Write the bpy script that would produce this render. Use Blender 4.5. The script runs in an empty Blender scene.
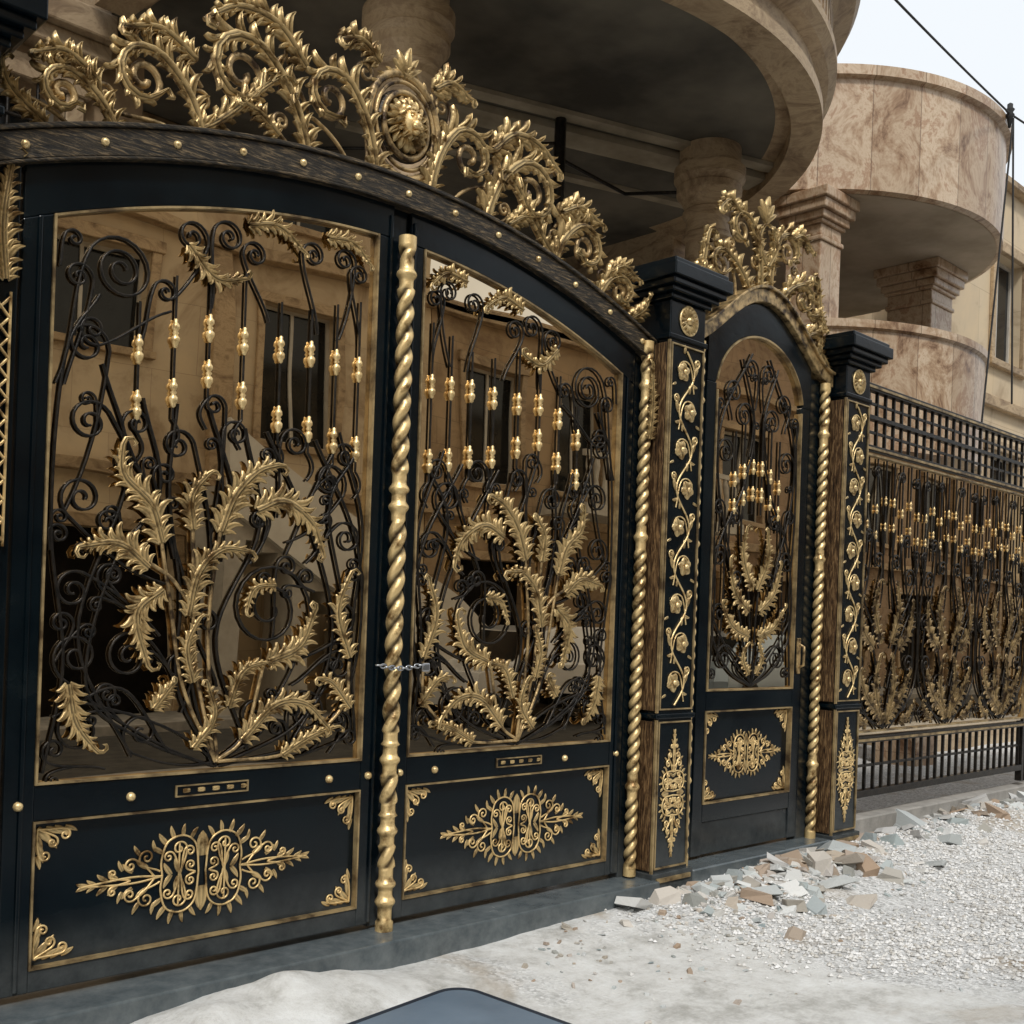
import bpy, math, random
from math import sin, cos, pi, atan2, sqrt, radians
from mathutils import Vector, Matrix, noise
random.seed(7)
S = bpy.context.scene
# ------------------------------------------------------------------ materials
def nt(name):
    m = bpy.data.materials.new(name); m.use_nodes = True
    t = m.node_tree; b = t.nodes["Principled BSDF"]
    return m, t, b
def L(t, a, b): t.links.new(a, b)
def texco(t, kind):
    tc = t.nodes.new("ShaderNodeTexCoord")
    if kind == 'WALL':
        s = t.nodes.new("ShaderNodeSeparateXYZ"); L(t, tc.outputs['Object'], s.inputs[0])
        a = t.nodes.new("ShaderNodeMath"); a.operation = 'ADD'
        L(t, s.outputs[0], a.inputs[0]); L(t, s.outputs[1], a.inputs[1])
        c = t.nodes.new("ShaderNodeCombineXYZ"); L(t, a.outputs[0], c.inputs[0]); L(t, s.outputs[2], c.inputs[1])
        return c.outputs[0]
    return tc.outputs[kind]
def noise_n(t, co, sc, det=4, rough=.55, dist=0):
    n = t.nodes.new("ShaderNodeTexNoise"); L(t, co, n.inputs['Vector'])
    n.inputs['Scale'].default_value = sc; n.inputs['Detail'].default_value = min(det, 5)
    n.inputs['Roughness'].default_value = rough; n.inputs['Distortion'].default_value = dist
    return n.outputs['Fac']
def ramp(t, f, stops):
    r = t.nodes.new("ShaderNodeValToRGB"); L(t, f, r.inputs[0])
    e = r.color_ramp.elements
    while len(e) < len(stops): e.new(.5)
    for i, (p, c) in enumerate(stops):
        e[i].position = p; e[i].color = (*c, 1) if len(c) == 3 else c
    return r.outputs[0]
def mixc(t, f, a, b, mode='MIX'):
    m = t.nodes.new("ShaderNodeMix"); m.data_type = 'RGBA'; m.blend_type = mode
    if isinstance(f, (int, float)): m.inputs[0].default_value = f
    else: L(t, f, m.inputs[0])
    for k, v in ((6, a), (7, b)):
        if isinstance(v, tuple): m.inputs[k].default_value = (*v, 1)
        else: L(t, v, m.inputs[k])
    return m.outputs[2]
def bump(t, b, h, st, d=.01):
    n = t.nodes.new("ShaderNodeBump"); n.inputs['Strength'].default_value = st; n.inputs['Distance'].default_value = d
    L(t, h, n.inputs['Height']); L(t, n.outputs[0], b.inputs['Normal'])
def simple(name, c1, c2, sc=8, rough=.5, metal=0, bs=0, bsc=40, coat=0, lo=.35, hi=.65, co='Object', r2=None, bd=.01, cav=None, spec=None):
    m, t, b = nt(name); o = texco(t, co)
    n = noise_n(t, o, sc, 4, .6)
    col = ramp(t, n, [(lo, c1), (hi, c2)])
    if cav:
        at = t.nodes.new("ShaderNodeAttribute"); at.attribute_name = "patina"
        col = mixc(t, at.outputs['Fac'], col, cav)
    L(t, col, b.inputs['Base Color'])
    b.inputs['Metallic'].default_value = metal; b.inputs['Roughness'].default_value = rough
    if spec is not None: b.inputs['Specular IOR Level'].default_value = spec
    if r2 is not None:
        r = t.nodes.new("ShaderNodeMapRange"); L(t, n, r.inputs[0])
        r.inputs[1].default_value = .3; r.inputs[2].default_value = .7
        r.inputs[3].default_value = rough; r.inputs[4].default_value = r2; L(t, r.outputs[0], b.inputs['Roughness'])
    if coat: b.inputs['Coat Weight'].default_value = coat
    if bs: bump(t, b, noise_n(t, o, bsc, 3, .6), bs, bd)
    return m
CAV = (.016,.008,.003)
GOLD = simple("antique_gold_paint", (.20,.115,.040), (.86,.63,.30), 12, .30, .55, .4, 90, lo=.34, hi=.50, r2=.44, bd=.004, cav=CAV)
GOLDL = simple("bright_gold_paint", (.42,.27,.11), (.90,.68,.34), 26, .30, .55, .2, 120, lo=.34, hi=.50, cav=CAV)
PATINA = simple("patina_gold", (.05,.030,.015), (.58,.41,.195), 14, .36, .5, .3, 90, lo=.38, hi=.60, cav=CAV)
TRIMG = simple("thin_gold_line", (.10,.065,.032), (.46,.34,.17), 9, .42, .4, .2, 90, lo=.34, hi=.6)
IRON = simple("wrought_iron", (.006,.0055,.005), (.030,.024,.018), 25, .38, .5, .2, 120)
def navy(name, dust, base3=((.0014,.0036,.0058),(.0026,.0070,.0100),(.011,.016,.018))):
    m, t, b = nt(name); o = texco(t, 'Object')
    n1 = noise_n(t, o, 2.2, 5, .65)
    base = ramp(t, n1, [(.35, base3[0]), (.62, base3[1]), (.8, base3[2])])
    s = t.nodes.new("ShaderNodeSeparateXYZ"); L(t, o, s.inputs[0])
    mr = t.nodes.new("ShaderNodeMapRange"); L(t, s.outputs[2], mr.inputs[0])
    mr.inputs[1].default_value = -.1; mr.inputs[2].default_value = .30; mr.inputs[3].default_value = dust; mr.inputs[4].default_value = .0
    mu = t.nodes.new("ShaderNodeMath"); mu.operation = 'MULTIPLY'; L(t, mr.outputs[0], mu.inputs[0]); L(t, noise_n(t, o, 9, 5, .7), mu.inputs[1])
    L(t, mixc(t, mu.outputs[0], base, (.26,.28,.28)), b.inputs['Base Color'])
    b.inputs['Specular IOR Level'].default_value = .28
    r = t.nodes.new("ShaderNodeMapRange"); L(t, n1, r.inputs[0]); r.inputs[3].default_value = .06; r.inputs[4].default_value = .36
    L(t, r.outputs[0], b.inputs['Roughness'])
    bump(t, b, noise_n(t, o, 30, 2), .10, .003)
    return m
NAVY = navy("navy_gloss_paint", .55)
SILL = navy("dusty_sill_paint", .9, ((.006,.018,.028),(.015,.034,.048),(.07,.09,.10)))
def streak(name, scl, stops):
    m, t, b = nt(name); o = texco(t, 'Object')
    mp = t.nodes.new("ShaderNodeMapping"); mp.inputs['Scale'].default_value = scl; L(t, o, mp.inputs[0])
    n = noise_n(t, mp.outputs[0], 9, 5, .72, .6)
    L(t, ramp(t, n, stops), b.inputs['Base Color'])
    b.inputs['Roughness'].default_value = .42; b.inputs['Metallic'].default_value = .3
    bump(t, b, n, .5, .006); return m
WOOD = streak("brushed_bronze_wood", (9,9,1.2), [(.36,(.018,.010,.006)), (.5,(.10,.055,.026)), (.66,(.36,.23,.11))])
BAND = streak("dark_brushed_band", (1.3,6,12), [(.36,(.008,.008,.008)), (.52,(.040,.031,.020)), (.66,(.25,.18,.10))])
def mirror():
    m, t, b = nt("bronze_reflective_glass"); o = texco(t, 'Object')
    n = noise_n(t, o, 1.3, 5, .6)
    L(t, ramp(t, n, [(.3,(.60,.48,.33)), (.7,(.74,.60,.42))]), b.inputs['Base Color'])
    b.inputs['Metallic'].default_value = 1
    r = t.nodes.new("ShaderNodeMapRange"); L(t, noise_n(t, o, 5, 5, .7), r.inputs[0]); r.inputs[1].default_value=.5; r.inputs[2].default_value=.8
    r.inputs[3].default_value = .002; r.inputs[4].default_value = .03; L(t, r.outputs[0], b.inputs['Roughness'])
    bump(t, b, noise_n(t, o, 1.2, 1, .4), .30, .012); return m
MIRROR = mirror()
def blocks(name, c1, c2, mortar, bw, bh, co='WALL', rough=.75, ns=3, msize=.012):
    m, t, b = nt(name); o = texco(t, co)
    br = t.nodes.new("ShaderNodeTexBrick"); L(t, o, br.inputs['Vector'])
    br.inputs['Scale'].default_value = 1; br.inputs['Brick Width'].default_value = bw; br.inputs['Row Height'].default_value = bh
    br.inputs['Mortar Size'].default_value = msize; br.inputs['Mortar Smooth'].default_value = .3
    br.inputs['Color1'].default_value = (*c1,1); br.inputs['Color2'].default_value = (*c2,1); br.inputs['Mortar'].default_value = (*mortar,1)
    oo = texco(t, 'Object')
    n = noise_n(t, oo, ns, 5, .68, .8)
    st = ramp(t, n, [(.28,(.50,.42,.35)), (.5,(1,1,1)), (.75,(1.15,1.12,1.05))])
    L(t, mixc(t, 1.0, br.outputs['Color'], st, 'MULTIPLY'), b.inputs['Base Color'])
    b.inputs['Roughness'].default_value = rough
    bump(t, b, br.outputs['Fac'], -.5, .01)
    return m
STONE = blocks("beige_stone", (.38,.27,.16), (.32,.225,.13), (.22,.155,.09), .9, .42, ns=1.3, msize=.006)
STONE2 = blocks("sand_stone", (.58,.47,.32), (.53,.42,.28), (.40,.31,.21), 1.1, .9, ns=.9, msize=.005)
STONE3 = blocks("brown_stone", (.27,.19,.12), (.32,.22,.14), (.18,.13,.08), .7, .35, msize=.006)
def trimm():
    m, t, b = nt("veined_cut_stone"); o = texco(t, 'Object')
    mp = t.nodes.new("ShaderNodeMapping"); mp.inputs['Scale'].default_value = (1,1,1.8); L(t, o, mp.inputs[0])
    n = noise_n(t, mp.outputs[0], 2.6, 5, .75, 1.0); n2 = noise_n(t, o, .7, 3, .5)
    v = ramp(t, n, [(.30,(.16,.10,.052)), (.42,(.30,.21,.12)), (.54,(.46,.345,.21)), (.62,(.34,.24,.14)), (.76,(.50,.39,.255))])
    d = ramp(t, n2, [(.35,(.72,.70,.68)), (.65,(1.08,1.06,1.03))])
    L(t, mixc(t, 1.0, v, d, 'MULTIPLY'), b.inputs['Base Color']); b.inputs['Roughness'].default_value = .6
    bump(t, b, noise_n(t, o, 40, 3), .3, .008); return m
TRIM = trimm()
def marble(name, co):
    m, t, b = nt(name); o = texco(t, co); oo = texco(t, 'Object')
    br = t.nodes.new("ShaderNodeTexBrick"); L(t, o, br.inputs['Vector']); br.offset = 0
    br.inputs['Scale'].default_value = 1; br.inputs['Brick Width'].default_value = .55; br.inputs['Row Height'].default_value = 3
    br.inputs['Mortar Size'].default_value = .006
    br.inputs['Color1'].default_value = (1,1,1,1); br.inputs['Color2'].default_value = (.66,.60,.54,1); br.inputs['Mortar'].default_value = (.45,.4,.36,1)
    mp = t.nodes.new("ShaderNodeMapping"); mp.inputs['Scale'].default_value = (1,1,.7); mp.inputs['Rotation'].default_value = (.4,.5,.2); L(t, oo, mp.inputs[0])
    n = noise_n(t, mp.outputs[0], 2.6, 5, .78, .5)
    v = ramp(t, n, [(.33,(.17,.085,.04)), (.43,(.42,.28,.17)), (.53,(.62,.49,.35)), (.60,(.40,.245,.145)), (.70,(.68,.56,.42))])
    L(t, mixc(t, 1.0, br.outputs['Color'], v, 'MULTIPLY'), b.inputs['Base Color'])
    b.inputs['Roughness'].default_value = .35; return m
MARBLE = marble("veined_marble_uv", 'UV'); MARBLEW = marble("veined_marble", 'WALL')
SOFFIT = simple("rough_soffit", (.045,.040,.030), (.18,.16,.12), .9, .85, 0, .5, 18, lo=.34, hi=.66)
SOFFIT2 = simple("plaster_soffit", (.34,.28,.20), (.50,.42,.32), 1.5, .8)
PLANK = simple("soffit_plank", (.26,.22,.15), (.42,.36,.26), 3, .8)
GLASSD = simple("dark_window_glass", (.006,.007,.008), (.015,.018,.02), 1.5, .08, 0, spec=.35)
FRAMEW = simple("window_frame", (.40,.37,.32), (.52,.49,.43), 5, .5)
VOID = simple("dark_interior", (.004,.0035,.003), (.012,.010,.009), 3, .9, spec=.1)
RUBBER = simple("rubber", (.02,.02,.02), (.03,.03,.03), 5, .8)
ASPH = simple("asphalt", (.035,.034,.032), (.07,.067,.062), 6, .9, 0, .4, 80)
KERB = simple("concrete_kerb", (.25,.24,.22), (.38,.36,.33), 6, .9, 0, .3, 60)
def groundm():
    m, t, b = nt("dusty_gravel_ground"); o = texco(t, 'Object')
    big = noise_n(t, o, .8, 5, .6, .5); fine = noise_n(t, o, 55, 5, .75)
    vor = t.nodes.new("ShaderNodeTexVoronoi"); L(t, o, vor.inputs['Vector']); vor.inputs['Scale'].default_value = 60
    grav = ramp(t, vor.outputs['Color'], [(.1,(.38,.38,.37)), (.5,(.64,.645,.64)), (.9,(.83,.835,.83))])
    med = noise_n(t, o, 3.5, 5, .78)
    cem = ramp(t, med, [(.34,(.42,.415,.39)), (.5,(.64,.64,.62)), (.66,(.76,.77,.76))])
    # loose gravel lies to the east of the driveway; a cement screed in front of it
    s = t.nodes.new("ShaderNodeSeparateXYZ"); L(t, o, s.inputs[0])
    mr = t.nodes.new("ShaderNodeMapRange"); L(t, s.outputs[0], mr.inputs[0]); mr.inputs[1].default_value = .5; mr.inputs[2].default_value = 2.2
    ad = t.nodes.new("ShaderNodeMath"); ad.operation = 'MULTIPLY_ADD'; L(t, mr.outputs[0], ad.inputs[0]); ad.inputs[1].default_value = .22; L(t, big, ad.inputs[2])
    sb_ = t.nodes.new("ShaderNodeMath"); sb_.operation = 'SUBTRACT'; L(t, ad.outputs[0], sb_.inputs[0]); sb_.inputs[1].default_value = .12
    a = ramp(t, sb_.outputs[0], [(.44,(0,0,0)), (.54,(1,1,1))])
    base = mixc(t, a, cem, grav)
    n3 = noise_n(t, o, 1.1, 5, .6, .8)
    br = ramp(t, n3, [(.57,(0,0,0)), (.70,(.8,.8,.8))])
    base = mixc(t, br, base, (.34,.265,.175))
    L(t, base, b.inputs['Base Color']); b.inputs['Roughness'].default_value = .95
    h = t.nodes.new("ShaderNodeMath"); h.operation = 'MULTIPLY_ADD'; L(t, vor.outputs['Distance'], h.inputs[0]); L(t, a, h.inputs[1]); L(t, fine, h.inputs[2])
    bump(t, b, h.outputs[0], .7, .014); return m
GROUND = groundm()
def rockm(name, cols):
    m, t, b = nt(name)
    g = t.nodes.new("ShaderNodeNewGeometry")
    L(t, ramp(t, g.outputs['Random Per Island'], [(i/(len(cols)-1), c) for i, c in enumerate(cols)]), b.inputs['Base Color'])
    b.inputs['Roughness'].default_value = .9
    bump(t, b, noise_n(t, texco(t,'Object'), 60, 3), .5, .006); return m
GRAVEL = rockm("gravel_stones", [(.36,.35,.33),(.76,.76,.75),(.50,.48,.44),(.82,.82,.82),(.60,.60,.59)])
RUBBLE = rockm("rubble_stones", [(.36,.33,.28),(.64,.65,.64),(.25,.30,.31),(.44,.37,.29),(.72,.73,.72),(.34,.39,.39),(.36,.26,.18),(.5,.5,.49)])
SHEET = simple("blue_grey_paint", (.13,.18,.24), (.18,.24,.31), 2, .30, .2, .1, 30, r2=.45)
SHEETR = simple("dark_rim_paint", (.010,.016,.028), (.02,.03,.045), 2, .35)
CARB = simple("pale_blue_car_paint", (.42,.52,.62), (.46,.56,.66), 1, .2, .2, coat=.6)
CARW = simple("white_car_paint", (.7,.7,.7), (.74,.74,.73), 1, .2, .1, coat=.6)
CHROME = simple("steel", (.4,.42,.45), (.5,.52,.55), 10, .3, 1)
# ------------------------------------------------------------------ mesh helpers
def empty(name, loc=(0,0,0)):
    e = bpy.data.objects.new(name, None); S.collection.objects.link(e); e.location = loc; return e
class MB:
    def __init__(s): s.v = []; s.f = []; s.w = []; s.hw = False
    def add(s, vs, fs, ws=None):
        o = len(s.v); s.v += vs; s.f += [tuple(i+o for i in f) for f in fs]
        if ws: s.w += ws; s.hw = True
        else: s.w += [0.]*len(vs)
    def box(s, x0, x1, y0, y1, z0, z1):
        s.add([(x0,y0,z0),(x1,y0,z0),(x1,y1,z0),(x0,y1,z0),(x0,y0,z1),(x1,y0,z1),(x1,y1,z1),(x0,y1,z1)],
              [(0,3,2,1),(4,5,6,7),(0,1,5,4),(1,2,6,5),(2,3,7,6),(3,0,4,7)])
    def strip(s, xs, lo, hi, y0, y1):
        v = []; f = []
        for x in xs:
            a, b = lo(x), hi(x); v += [(x,y0,a),(x,y0,b),(x,y1,b),(x,y1,a)]
        n = len(xs)
        for i in range(n-1):
            p = 4*i; q = p+4
            f += [(p,q,q+1,p+1),(p+1,q+1,q+2,p+2),(p+2,q+2,q+3,p+3),(p+3,q+3,q,p)]
        f += [(0,1,2,3),(4*n-1,4*n-2,4*n-3,4*n-4)]
        s.add(v, f)
    def grid(s, rows, closed=False, ws=None):
        n = len(rows[0]); v = [p for r in rows for p in r]; f = []
        for i in range(len(rows)-1):
            for j in range(n if closed else n-1):
                k = (j+1) % n
                f.append((i*n+j, i*n+k, (i+1)*n+k, (i+1)*n+j))
        s.add(v, f, [p for r in ws for p in r] if ws else None)
    def lathe(s, cx, cy, prof, n=16, squash=1):
        s.grid([[(cx+r*cos(2*pi*j/n), cy+squash*r*sin(2*pi*j/n), z) for j in range(n)] for r, z in prof], True)
    def lathey(s, cx, cy, cz, prof, n=14):
        s.grid([[(cx+r*cos(2*pi*j/n), cy-h, cz+r*sin(2*pi*j/n)) for j in range(n)] for r, h in prof], True)
    def obj(s, name, mat, parent=None, smooth=False, bevel=0, seg=1):
        me = bpy.data.meshes.new(name); me.from_pydata(s.v, [], s.f); me.update()
        if s.hw:
            at = me.attributes.new("patina", 'FLOAT', 'POINT'); at.data.foreach_set('value', s.w)
        ob = bpy.data.objects.new(name, me); S.collection.objects.link(ob)
        me.materials.append(mat)
        if smooth: me.polygons.foreach_set('use_smooth', [True]*len(me.polygons))
        if parent: ob.parent = parent
        if bevel:
            m = ob.modifiers.new("b", 'BEVEL'); m.width = bevel; m.segments = seg; m.limit_method = 'ANGLE'
        return ob
def lin(a, b, n): return [a+(b-a)*i/n for i in range(n+1)]
def tubes(name, paths, r, mat, parent, res=1):
    cu = bpy.data.curves.new(name, 'CURVE'); cu.dimensions = '3D'; cu.bevel_depth = r; cu.bevel_resolution = res; cu.use_fill_caps = True
    for p in paths:
        rr = 1
        if isinstance(p, tuple) and isinstance(p[0], list): p, rr = p
        sp = cu.splines.new('POLY'); sp.points.add(len(p)-1)
        for i, q in enumerate(p):
            sp.points[i].co = (*q, 1); sp.points[i].radius = rr
    cu.materials.append(mat)
    ob = bpy.data.objects.new(name, cu); S.collection.objects.link(ob); ob.parent = parent
    return ob
def catmull(pts, n=8):
    P = [2*Vector(pts[0])-Vector(pts[1])] + [Vector(p) for p in pts] + [2*Vector(pts[-1])-Vector(pts[-2])]
    out = []
    for i in range(1, len(P)-2):
        for k in range(n):
            t = k/n; a,b,c,d = P[i-1],P[i],P[i+1],P[i+2]
            out.append(.5*((2*b)+(c-a)*t+(2*a-5*b+4*c-d)*t*t+(3*b-a-3*c+d)*t**3))
    out.append(P[-2]); return out
def scroll(A, C, r, turns=1.4, ccw=1, bow=0., n=20):
    A = Vector(A); C = Vector(C); d = atan2(C.y-A.y, C.x-A.x); ph = d-ccw*pi/2
    D = (C-A).length; St = C+Vector((cos(ph), sin(ph)))*r
    T1 = Vector((cos(d), sin(d)))*D; nrm = Vector((-sin(d), cos(d)))
    T0 = (St-A)+nrm*bow*D*2
    out = []
    for i in range(9):
        t = i/9; h1=2*t**3-3*t*t+1; h2=t**3-2*t*t+t; h3=-2*t**3+3*t*t; h4=t**3-t*t
        out.append(h1*A+h2*T0+h3*St+h4*T1)
    N = int(n*turns)
    for i in range(N+1):
        t = i/N; a = ph+ccw*2*pi*turns*t; rr = r*(1-.86*t**.85)
        out.append(C+Vector((cos(a), sin(a)))*rr)
    return out
def TR(ox, oy, oz, sx=1, sc=1):
    return lambda a, b, h=0: (ox+sx*a*sc, oy-h, oz+b*sc)
def leaflet(mb, T, p, ang, Ln, W, curl, h, lift=0, base=0, ln=.8, N=5):
    rows = []; ws = []; x, y = p
    for i in range(N+1):
        t = i/N; a = ang+curl*t*t
        hw = W*.5*max(.03, sin(pi*min(.985, t*ln+(.985-ln))))**.65
        hh = base+h*(.35+.8*sin(pi*min(1,t*.9)))+lift*t*t
        nx, ny = -sin(a), cos(a)
        rows.append([T(x+nx*hw*o, y+ny*hw*o, hh*k) for o, k in ((-1,.15),(-.5,1.),(0,.45),(.5,1.),(1,.15))])
        e = max(0, .7-t*1.6)
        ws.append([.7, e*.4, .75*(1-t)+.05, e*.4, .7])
        x += cos(a)*Ln/N; y += sin(a)*Ln/N
    mb.grid(rows, ws=ws)
def acanthus(mb, T, pts, w, lobes=6, h=.014, outer=0, tip=True, base=.0, hook=1., bw_=.19):
    P = catmull(pts, 8) if len(pts) < 12 else [Vector(p) for p in pts]
    n = len(P)
    e1 = (P[-1]-P[-4]); e0 = (P[n//2]-P[max(0, n//2-4)])
    sg = 1 if e0.x*e1.y-e0.y*e1.x > 0 else -1
    a = atan2(e1.y, e1.x); q = P[-1].copy(); r = w*.24*hook
    if tip:
        for i in range(11):
            a += sg*.42; q = q+Vector((cos(a), sin(a)))*r*.40*(1-.055*i); P.append(q.copy())
    L_ = [0]
    for i in range(1, len(P)): L_.append(L_[-1]+(P[i]-P[i-1]).length)
    main = L_[n-1]; tot = L_[-1]; n2 = len(P)
    def at(s):
        d = s*main; i = 1
        while i < n2-1 and L_[i] < d: i += 1
        u = (d-L_[i-1])/max(1e-6, L_[i]-L_[i-1]); q = P[i-1].lerp(P[i], min(1,u)); e = P[i]-P[i-1]
        return q, atan2(e.y, e.x)
    sm = tot/main
    body = lambda s: w*bw_*(sin(pi*min(.96, s/sm*.74+.22)))**.7*(1-.30*s/sm)
    rows = []; ws = []
    M = max(20, n2//2)
    for i in range(M+1):
        s = sm*i/M; q, a = at(s); hw = body(s); nx, ny = -sin(a), cos(a)
        up = h*1.8*max(0, (s-.9)/.3) if tip else 0
        rows.append([T(q.x+nx*hw*o, q.y+ny*hw*o, base+h*k+up) for o, k in ((-1,.3),(-.65,1.15),(-.28,.75),(0,1.9),(.28,.75),(.65,1.15),(1,.3))])
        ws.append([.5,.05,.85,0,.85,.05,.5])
    mb.grid(rows, ws=ws)
    for i in range(lobes):
        s = (i+.10)/lobes*.98; bw = body(s)
        size = w*(.66+.34*sin(pi*min(1,s*1.15+.05)))*(1-.52*s)
        for sd in (-1, 1):
            k = random.uniform(.82,1.12)
            if outer: k *= 1.12 if sd == outer else .60
            for ds, an, ll, ww, cu, hh in ((0,32,1.0,.36,1.5,1.0),(-.25,54,.66,.28,1.3,.8),(.30,18,.78,.26,1.3,1.15)):
                q, a = at(max(0, s+ds/lobes))
                leaflet(mb, T, (q.x-sin(a)*bw*.35*sd, q.y+cos(a)*bw*.35*sd), a+radians(an-6*s)*sd, size*k*ll, size*k*ww, sd*cu, h*hh, h*random.uniform(.6,1.6), base, .66)
def flower(mb, T, c, r, n=6, h=.01, a0=0):
    for i in range(n):
        leaflet(mb, T, c, a0+2*pi*i/n, r, r*.9*6/n, .25, h)
    rows = []
    for k in range(4):
        rr = r*.27*cos(k*pi/6.2); hh = h*1.3+r*.22*sin(k*pi/6)
        rows.append([T(c[0]+rr*cos(2*pi*j/10), c[1]+rr*sin(2*pi*j/10), hh) for j in range(10)])
    mb.grid(rows, True)
def bead(mb, x, y, z, s=1):
    pr = [(.003,.062),(.009,.056),(.008,.046),(.016,.034),(.018,.020),(.009,.009),(.015,.0),(.009,-.008),(.019,-.020),(.019,-.036),(.011,-.050),(.012,-.056),(.003,-.064)]
    mb.lathe(x, y, [(r*s, z+h*s) for r, h in pr], 10)
def twist(mb, x, y, z0, z1, R, pitch=.09, collars=()):
    rows = []; ws = []; N = int((z1-z0)/.010); n = 18
    for i in range(N+1):
        z = z0+(z1-z0)*i/N; ring = []; wr = []
        sc = 1; am = .27
        for cz in collars:
            d = abs(z-cz)
            if d < .07: am = 0; sc = 1+.45*max(0, cos(d/.07*pi*1.5))*(1 if d < .035 else .5)
        if z-z0 < .06 or z1-z < .06: am = 0; sc = 1.25
        for j in range(n):
            a = 2*pi*j/n; c = cos(2*a-2*pi*z/pitch); r = R*sc*(1+am*(abs(.5+.5*c)**.6*2-1))
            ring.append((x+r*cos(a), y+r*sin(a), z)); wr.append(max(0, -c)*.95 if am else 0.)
        rows.append(ring); ws.append(wr)
    mb.grid(rows, True, ws=ws)
def tp(T, pts, h=0): return [T(p[0], p[1], h) for p in pts]
def tendril(pts, r=.030, d=.07):
    a = pts[5]; e = pts[6]-pts[4]; l = max(1e-6, e.length); sg = random.choice((-1,1)); nn = Vector((-e.y, e.x))/l*sg
    return scroll(a, a+e/l*d+nn*d*.75, r, 1.4, sg, 0)
# ------------------------------------------------------------------ GATE
btop = lambda x: 3.37-.115*x*x
bbot = lambda x: 3.265-.115*x*x
gtop = lambda x: 3.11-.13*x*x
gate = empty("driveway_gate")
fr = MB(); gl = MB(); tr = MB()
for sx in (-1, 1):
    def X(a, b): return (min(sx*a, sx*b), max(sx*a, sx*b))
    a, b = X(.05,.13); fr.strip(lin(a,b,2), lambda x:.02, lambda x:gtop(x), -.04, .04)
    a, b = X(1.56,1.665); fr.strip(lin(a,b,2), lambda x:.02, lambda x:gtop(x), -.04, .04)
    a, b = X(.13,1.56); fr.box(a,b,-.04,.04,.02,.10); fr.box(a,b,-.04,.04,.63,.76); fr.box(a,b,-.012,.03,.10,.63)
    a, b = X(.05,1.665); fr.strip(lin(a,b,30), lambda x:gtop(x)+.0005, lambda x:bbot(x)-.004, -.042, .042)
    a, b = X(1.675,1.80); fr.box(a,b,-.035,.035,-.12,2.98)
    a, b = X(.06,.075); fr.strip(lin(a,b,1), lambda x:.03, lambda x:gtop(x)+.1, -.052,-.04)
    a, b = X(1.60,1.615); fr.strip(lin(a,b,1), lambda x:.03, lambda x:gtop(x)+.0, -.050,-.04)
    a, b = X(.13,1.56); gl.strip(lin(a,b,24), lambda x:.76, gtop, -.018, .012)
    a, b = X(.13,.139); tr.strip([a,b], lambda x:.76, gtop, -.048,-.019)
    a, b = X(1.551,1.56); tr.strip([a,b], lambda x:.76, gtop, -.048,-.019)
    a, b = X(.139,1.551); tr.strip([a,b], lambda x:.76, lambda x:.769, -.046,-.019)
    tr.strip(lin(a,b,24), lambda x:gtop(x)-.009, gtop, -.046,-.019)
    for (p, q, c, d) in ((.13,1.56,.10,.108),(.13,1.56,.622,.63),(.13,.138,.108,.622),(1.552,1.56,.108,.622)):
        a, b = X(p,q); tr.box(a,b,-.046,-.013,c,d)
    a, b = X(.70,1.02)
    for p in ((a,b,.672,.677),(a,b,.713,.718),(a,a+.006,.677,.713),(b-.006,b,.677,.713)): tr.box(p[0],p[1],-.049,-.0405,p[2],p[3])
fr.box(-.049,.049,-.02,.03,.0,3.262)
fr.obj("steel_frame", NAVY, gate, bevel=.004, seg=2)
gl.obj("bronze_glass", MIRROR, gate); tr.obj("gold_trim", TRIMG, gate)
bd = MB(); bd.strip(lin(-1.8,1.8,60), bbot, btop, -.075, .06)
bd.strip(lin(-1.8,1.8,60), lambda x:btop(x)+.0005, lambda x:btop(x)+.018, -.09, .07)
bd.strip(lin(-1.8,1.8,60), lambda x:bbot(x)-.012, lambda x:bbot(x)-.0005, -.085, .04)
bd.obj("arched_band", BAND, gate, bevel=.004)
st = MB()
for i in range(-6, 7):
    x = i*.28; st.lathey(x, -.075, bbot(x)+.052, [(.016,0),(.014,.008),(.008,.013),(.001,.015)], 8)
for x, z in ((.3,.69),(1.2,.69),(1.615,.69),(.09,.69)):
    for sx in (-1,1): st.lathey(sx*x, -.04, z, [(.018,0),(.016,.010),(.010,.016),(.001,.019)], 10)
st.obj("studs", GOLDL, gate, smooth=True)
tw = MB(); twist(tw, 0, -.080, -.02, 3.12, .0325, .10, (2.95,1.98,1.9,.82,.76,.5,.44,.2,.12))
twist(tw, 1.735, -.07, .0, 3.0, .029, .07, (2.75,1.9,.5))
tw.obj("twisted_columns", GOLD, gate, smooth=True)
iron = []; beads = MB(); lv = MB(); stems = []
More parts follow.
